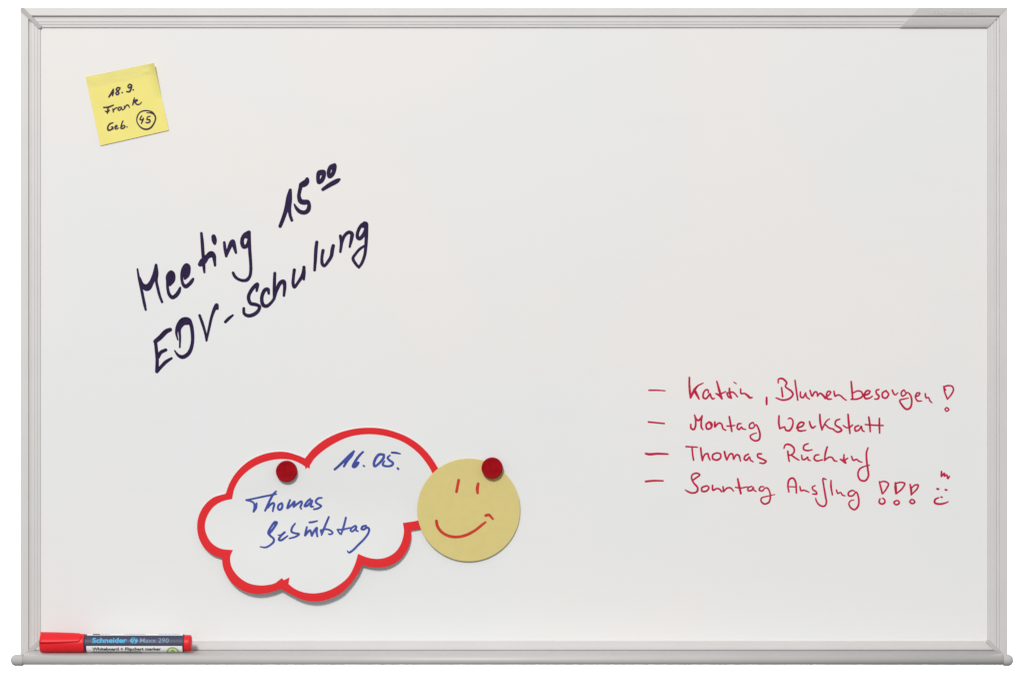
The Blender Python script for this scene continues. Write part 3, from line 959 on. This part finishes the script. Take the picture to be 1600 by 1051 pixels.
thomas = Mc([
    [(140, 198, 22), (260, 175, 24), (400, 145, 25), (520, 122, 25), (590, 108, 20)],
    [(140, 198, 24), (210, 215, 25), (255, 245, 25), (265, 300, 28), (250, 370, 26)],
    [(295, 247, 26), (285, 310, 32), (255, 365, 26)],
    [(585, 68, 24), (545, 110, 28), (495, 200, 30), (450, 300, 31), (422, 355, 26)],
    [(460, 310, 28), (520, 252, 28), (550, 243, 28), (558, 270, 28), (545, 320, 27), (537, 365, 22)],
    [(670, 242, 26), (625, 272, 28), (614, 320, 28), (635, 343, 28), (668, 325, 30), (680, 280, 30), (672, 248, 26), (645, 258, 22)],
    [(795, 197, 25), (770, 260, 30), (755, 318, 30)],
    [(760, 315, 32), (810, 275, 28), (860, 222, 30), (852, 270, 32), (847, 298, 28)],
    [(850, 295, 28), (910, 250, 28), (965, 218, 28), (970, 250, 27), (950, 300, 27), (962, 330, 21)],
    [(1095, 182, 27), (1050, 222, 28), (1012, 288, 28), (1040, 288, 28), (1090, 245, 30), (1122, 207, 32), (1107, 260, 32), (1107, 293, 30), (1140, 295, 22)],
    [(1270, 165, 21), (1215, 172, 27), (1177, 225, 27), (1215, 258, 27), (1260, 285, 25), (1210, 323, 27), (1150, 335, 24)],
])
geb = Mc([
    [(485, 700, 26), (540, 630, 30), (595, 532, 32), (570, 527, 32), (510, 600, 30), (472, 690, 32), (500, 730, 28), (550, 775, 28), (550, 818, 29),
     (500, 868, 27), (430, 903, 25), (350, 895, 16)],
    [(620, 720, 18), (650, 722, 22), (715, 677, 28), (660, 730, 28), (627, 788, 28), (660, 798, 28), (720, 760, 25), (760, 730, 18)],
    [(870, 547, 22), (825, 610, 28), (817, 668, 28), (860, 690, 27), (928, 705, 27), (880, 743, 25), (785, 770, 20)],
    [(1085, 530, 26), (1140, 525, 26), (1200, 508, 20)],
    [(1045, 602, 26), (1030, 670, 30), (1020, 723, 30)],
    [(1022, 720, 30), (1092, 648, 28), (1108, 680, 30), (1120, 728, 29)],
    [(1120, 728, 29), (1160, 650, 29), (1193, 613, 30), (1190, 670, 30), (1203, 740, 24)],
]) + Nc([
    [(565, 285, 28), (520, 390, 31), (480, 490, 32), (445, 580, 24)],
    [(430, 500, 24), (440, 540, 28)], [(430, 500, 22), (520, 485, 27), (590, 505, 27), (628, 545, 25), (590, 570, 25), (560, 563, 20)],
    [(845, 295, 28), (825, 380, 31), (800, 470, 31), (765, 570, 24)], [(705, 495, 22), (740, 550, 24), (765, 570, 20)],
    [(705, 492, 25), (800, 490, 27), (900, 465, 22), (960, 460, 18)],
    [(1000, 425, 24), (940, 465, 28), (922, 500, 28), (945, 523, 27), (1000, 480, 28), (1015, 442, 32), (1012, 500, 27), (1045, 520, 22)],
    [(1175, 427, 28), (1120, 442, 32), (1102, 480, 33), (1140, 490, 30), (1190, 457, 34), (1225, 480, 31), (1215, 545, 31), (1150, 640, 31),
     (1040, 750, 31), (960, 830, 31), (895, 868, 28), (870, 840, 16)],
])
on_cloud = lambda x, y: cloud_lift(x, y) + 0.00013
for st, txt in ((date, "16.05."), (thomas, "Thomas"), (geb, "Geburtstag")):
    write("handwriting", st, M_blueink, cloud, on_cloud, h=0.25, maxrun=2, label="blue handwriting reading " + txt)

# ------------------------------------------------------------------ round yellow smiley card
DCX, DCY, DR = 732.4, 796.3, 80.4
smiley = thing("smiley_card", "round khaki yellow card with a red drawn smiling face, overlapping the cloud's right end",
               "card", P(DCX, DCY, 0.004))


def disc_front(x, y):
    return 0.0028 + 0.0008 * (DCX - x) / DR - 0.0002 * (y - DCY) / DR


def round_sheet(name, cx, cy, r, front, thick, mat, parent, n=128):
    V, F = [], []
    rings = [(r - 0.7, 0.0), (r - 0.2, 0.00012), (r, 0.0004), (r, thick - 0.0001), (r - 0.4, thick)]
    for rr, dz in rings:
        for k in range(n):
            a = 2 * math.pi * k / n
            x, y = cx + rr * math.cos(a), cy + rr * math.sin(a)
            V.append(P(x, y, front(x, y) - dz))
    m = len(rings)
    for i in range(m - 1):
        for k in range(n):
            F.append((i * n + k, i * n + (k + 1) % n, (i + 1) * n + (k + 1) % n, (i + 1) * n + k))
    F.append(tuple(range(n - 1, -1, -1)))
    F.append(tuple((m - 1) * n + k for k in range(n)))
    return mesh_obj(name, V, F, mat, parent, recalc=True)


round_sheet("card_disc", DCX, DCY, DR, disc_front, 0.0008, M_disc, smiley)
Lc = lambda st: crop_strokes(640, 700, 5.5316, st)
face = Lc([
    [(424, 275, 21), (405, 375, 20)], [(593, 305, 20), (585, 345, 24), (588, 385, 19)],
    [(232, 628, 22), (240, 670, 22), (275, 720, 21), (335, 755, 21), (410, 765, 21), (490, 748, 21), (570, 705, 20), (630, 657, 19), (656, 638, 15)],
    [(658, 580, 21), (685, 575, 21), (720, 610, 15)],
])
write("drawn_face", face, M_orangeink, smiley, lambda x, y: disc_front(x, y) + 0.00012, h=0.3, maxrun=4)


# ------------------------------------------------------------------ two round magnets
def magnet_mesh(r, hgt):
    prof = [(r * 0.96, 0), (r, 0.0004), (r * 0.985, hgt - 0.0011), (r * 0.96, hgt - 0.0004), (r * 0.90, hgt), (r * 0.86, hgt - 0.0001), (r * 0.4, hgt - 0.00015)]
    n = 64
    V, F = [], []
    for rr, d in prof:
        for k in range(n):
            a = 2 * math.pi * k / n
            V.append((rr * math.cos(a), -d, rr * math.sin(a)))
    for i in range(len(prof) - 1):
        for k in range(n):
            F.append((i * n + k, i * n + (k + 1) % n, (i + 1) * n + (k + 1) % n, (i + 1) * n + k))
    F.append(tuple(range(n)))
    F.append(tuple((len(prof) - 1) * n + k for k in range(n)))
    return V, F


def magnet(px, py, base, label):
    hgt = 0.0056
    k = S * (D - base - hgt) / D
    V, F = magnet_mesh(16.7 * k, hgt)
    o = mesh_obj("round_magnet", V, F, M_magnet, None, smooth=True, recalc=True)
    for p in o.data.polygons:
        p.use_smooth = len(p.vertices) == 4
    x, _, z = P(px, py, base + hgt)
    o.location = (x, -base, z)
    o["label"] = label
    o["category"] = "magnet"
    o["group"] = "round red magnets"
    return o


magnet(447.3, 736.2, cloud_lift(447, 736) + 0.0001, "dark red round magnet pinning the white cloud card below its red border")
magnet(768.9, 731.1, disc_front(769, 731), "dark red round magnet pinning the yellow smiley card at its upper right edge")

# ------------------------------------------------------------------ the marker on the tray
MD = 0.0225                                   # axis of the pen, in front of the board
kM = S * (D - MD) / D                         # metres per photo pixel there
RB, RC = 14.05, 14.75                         # barrel and cap radius in px
AZ = TRAY_Z + RC * kM + 0.00005               # axis height: the cap rests on the tray
marker = thing("marker_pen", "red capped whiteboard marker with dark blue label lying on the left of the pen tray", "marker",
               (P(180, 0, MD)[0], -MD, TRAY_Z))
mx = lambda px: P(px, 0, MD + 0.0065)[0]
TILT = math.radians(6.2)                      # camera looks down on the tray a little


def lathe(name, prof, mat, parent, n=72, smooth=True):
    V, F = [], []
    for px, r in prof:
        for k in range(n):
            a = 2 * math.pi * k / n
            V.append((mx(px), -MD - r * kM * math.cos(a), AZ + r * kM * math.sin(a)))
    for i in range(len(prof) - 1):
        for k in range(n):
            F.append((i * n + k, i * n + (k + 1) % n, (i + 1) * n + (k + 1) % n, (i + 1) * n + k))
    F.append(tuple(range(n))); F.append(tuple((len(prof) - 1) * n + k for k in range(n)))
    o = mesh_obj(name, V, F, mat, parent, recalc=True)
    for p in o.data.polygons:
        p.use_smooth = len(p.vertices) == 4
    o.data.update()
    return o


cap = lathe("cap", [(61.4, 12.6), (61.6, 13.4), (62.2, 14.1), (63.4, 14.5), (66, 14.7), (100, 14.75), (128.5, 14.7), (130, 14.55), (130.9, 14.1), (131.2, 13.2)], M_penred, marker)
barrel = lathe("barrel", [(130.6, 12.8), (130.9, 13.6), (131.6, 14.0), (200, RB), (286, 14.0), (286.8, 13.6), (287.1, 12.5)], M_pennavy, marker)
lathe("end_plug", [(286.6, 12.6), (287.6, 13.0), (290, 13.1), (294.5, 13.0), (296.5, 12.6), (297.6, 11.7), (298.1, 10.2), (298.2, 8)], M_penred, marker)


def cyl(px, ang, r):
    """ang: 0 faces the viewer's level, positive upward"""
    a = ang
    return (mx(px), -MD - r * kM * math.cos(a), AZ + r * kM * math.sin(a))


def cy_ang(crop_y):
    """height in the 5x close-up of the pen -> angle on the barrel"""
    return math.asin(max(-1, min(1, (218.5 - crop_y) / 70.3))) + TILT


def patch(name, x0, x1, a0, a1, r, mat, parent, n=24):
    V, F = [], []
    for j in range(n + 1):
        a = a0 + (a1 - a0) * j / n
        V.append(cyl(x0, a, r)); V.append(cyl(x1, a, r))
    for j in range(n):
        F.append((2 * j, 2 * j + 1, 2 * j + 3, 2 * j + 2))
    return mesh_obj(name, V, F, mat, parent, smooth=True)


# printed label, wrapped round the barrel
lab = patch("label", 135.0, 285.0, cy_ang(239.5) - 2.4, cy_ang(239.5), RB + 0.12, M_penwhite, barrel, 40)
patch("label", 135.0, 285.0, cy_ang(158.5), cy_ang(158.5) + 2.2, RB + 0.12, M_penwhite, barrel, 40)["label"] = "upper white part of the label"
lab["label"] = "lower white part of the label"
patch("label_band", 132.6, 286.2, cy_ang(237.0), cy_ang(161.0), RB + 0.17, M_penslate, barrel)


def wrap_text(name, body, x0, x1, y_base, y_cap, mat, bold, parent):
    V, F, tx0, tx1, capn = text_mesh(body, bold, fine=True)
    ab, at = cy_ang(y_base), cy_ang(y_cap)
    pts = []
    for v in V:
        px = x0 + (v[0] - tx0) / (tx1 - tx0) * (x1 - x0)
        pts.append(cyl(px, ab + (at - ab) * v[1] / capn, RB + 0.30))
    return mesh_obj(name, pts, F, mat, parent)


wrap_text("lettering", "Schneider", 144.4, 198.4, 214.5, 179.0, M_pencyan, 0.03, barrel)["label"] = "light blue lettering"
wrap_text("lettering", "Maxx 290", 219.0, 264.0, 214.5, 180.5, M_pengrey, 0.008, barrel)["label"] = "grey blue lettering"
wrap_text("lettering", "Whiteboard + Flipchart marker", 144.2, 251.6, 272.5, 251.0, M_penblack, 0.03, barrel)["label"] = "black lettering"


def wrap_strokes(name, strokes, mat, parent, r=RB + 0.30, hh=0.12):
    F, x0, y0 = stroke_field(strokes, hh)
    V, Fs = field_mesh(F, x0, y0, hh, lambda x, y: cyl(x, cy_ang((y - 960) * 5), r), 2)
    return mesh_obj(name, V, Fs, mat, parent)


Q = lambda st: crop_strokes(130, 980, 9.143, st)
wrap_strokes("emblem", Q([
    [(712, 140, 10), (690, 165, 20), (684, 185, 26), (700, 200, 18), (704, 215, 6)], [(716, 160, 8), (718, 185, 18), (708, 218, 6)],
    [(735, 140, 8), (738, 165, 16), (758, 185, 20), (752, 205, 16), (738, 220, 8)], [(762, 150, 6), (774, 180, 16), (760, 212, 8)],
]), M_pencyan, barrel)
# green ring mark, half turned under the pen
wrap_strokes("green_mark", Q([
    [(1196, 338, 20), (1208, 312, 20), (1240, 288, 20), (1278, 280, 20), (1316, 288, 20), (1346, 312, 20), (1358, 338, 20)],
    [(1250, 336, 12), (1262, 318, 14), (1280, 306, 12), (1292, 318, 14), (1304, 336, 12)], [(1278, 320, 14), (1278, 338, 12)],
]), M_pengreen, barrel)
# rows of small print that run out of sight over the barrel's top and under its belly
small = []
for a, b, w in ((131, 176, 13), (182, 226, 13)):
    small.append([(a, 94, w), (b, 94, w)])
wrap_strokes("small_print", Q(small), M_penblack, barrel)
rows = []
import random
random.seed(4)
for a, b, yy in ((250, 365, 92), (578, 880, 92), (1068, 1362, 92)):
    x = a
    while x < b:
        w = random.uniform(10, 26)
        rows.append([(x, yy + random.uniform(-2, 2), 6), (min(b, x + w), yy + random.uniform(-2, 2), 6)])
        x += w + random.uniform(8, 16)
wrap_strokes("small_print", Q(rows), M_pengrey, barrel)
rows = []
x = 136
while x < 800:
    w = random.uniform(10, 30)
    rows.append([(x, 337 + random.uniform(-2, 2), 8), (x + w, 337 + random.uniform(-2, 2), 8)])
    x += w + random.uniform(9, 16)
wrap_strokes("small_print", Q(rows), M_penblack, barrel)


def clip():
    """flat spring clip along the cap, rounded at its free end"""
    ang = math.radians(41) + TILT
    er = Vector((0, -math.cos(ang), math.sin(ang)))            # outward
    et = Vector((0, math.sin(ang), math.cos(ang)))             # across, upward
    c = Vector((0, -MD, AZ))
    hw0, hw1 = 10.6, 8.6
    out = []
    N = 14
    x_end = 126.5
    lower = []
    upper = []
    for i in range(N + 1):
        t = i / N
        x = 62.0 + (120.5 - 62.0) * t
        hw = hw0 + (hw1 - hw0) * t * t
        lower.append((x, -hw)); upper.append((x, hw))
    tip = []
    for i in range(1, 12):
        a = -math.pi / 2 + math.pi * i / 12
        ca = abs(math.cos(a)) ** 0.7
        tip.append((120.5 + (x_end - 120.5) * ca, hw1 * math.copysign(abs(math.sin(a)) ** 0.8, math.sin(a))))
    ring = lower + tip + upper[::-1]
    V, F = [], []
    layers = [(12.0, 1.0), (15.6, 1.0), (16.3, 0.97), (16.7, 0.88), (16.9, 0.6), (17.0, 0.2)]
    for r, s in layers:
        for (x, w) in ring:
            xc = 94.0
            xx = xc + (x - xc) * (1 - (1 - s) * 0.06)
            curve = -1.6 * (abs(w * s) / 10.6) ** 2          # gently domed across
            rr = r + curve - 0.9 * ((x - 62) / 64.0) * (1 if r > 13 else 0)
            p = c + er * (rr * kM) + et * (w * s * kM)
            V.append((mx(xx), p.y, p.z))
    n = len(ring)
    for i in range(len(layers) - 1):
        for k in range(n):
            F.append((i * n + k, i * n + (k + 1) % n, (i + 1) * n + (k + 1) % n, (i + 1) * n + k))
    F.append(tuple(range(n)))
    # close the top by joining the two long sides
    base = (len(layers) - 1) * n
    half = n // 2
    for k in range(half):
        a, b, cc, d = base + k, base + k + 1, base + n - 2 - k, base + n - 1 - k
        if b < cc:
            F.append((a, b, cc, d))
        elif b == cc:
            F.append((a, b, d))
    o = mesh_obj("clip", V, F, M_penred, cap, smooth=True, recalc=True)
    return o


clip()
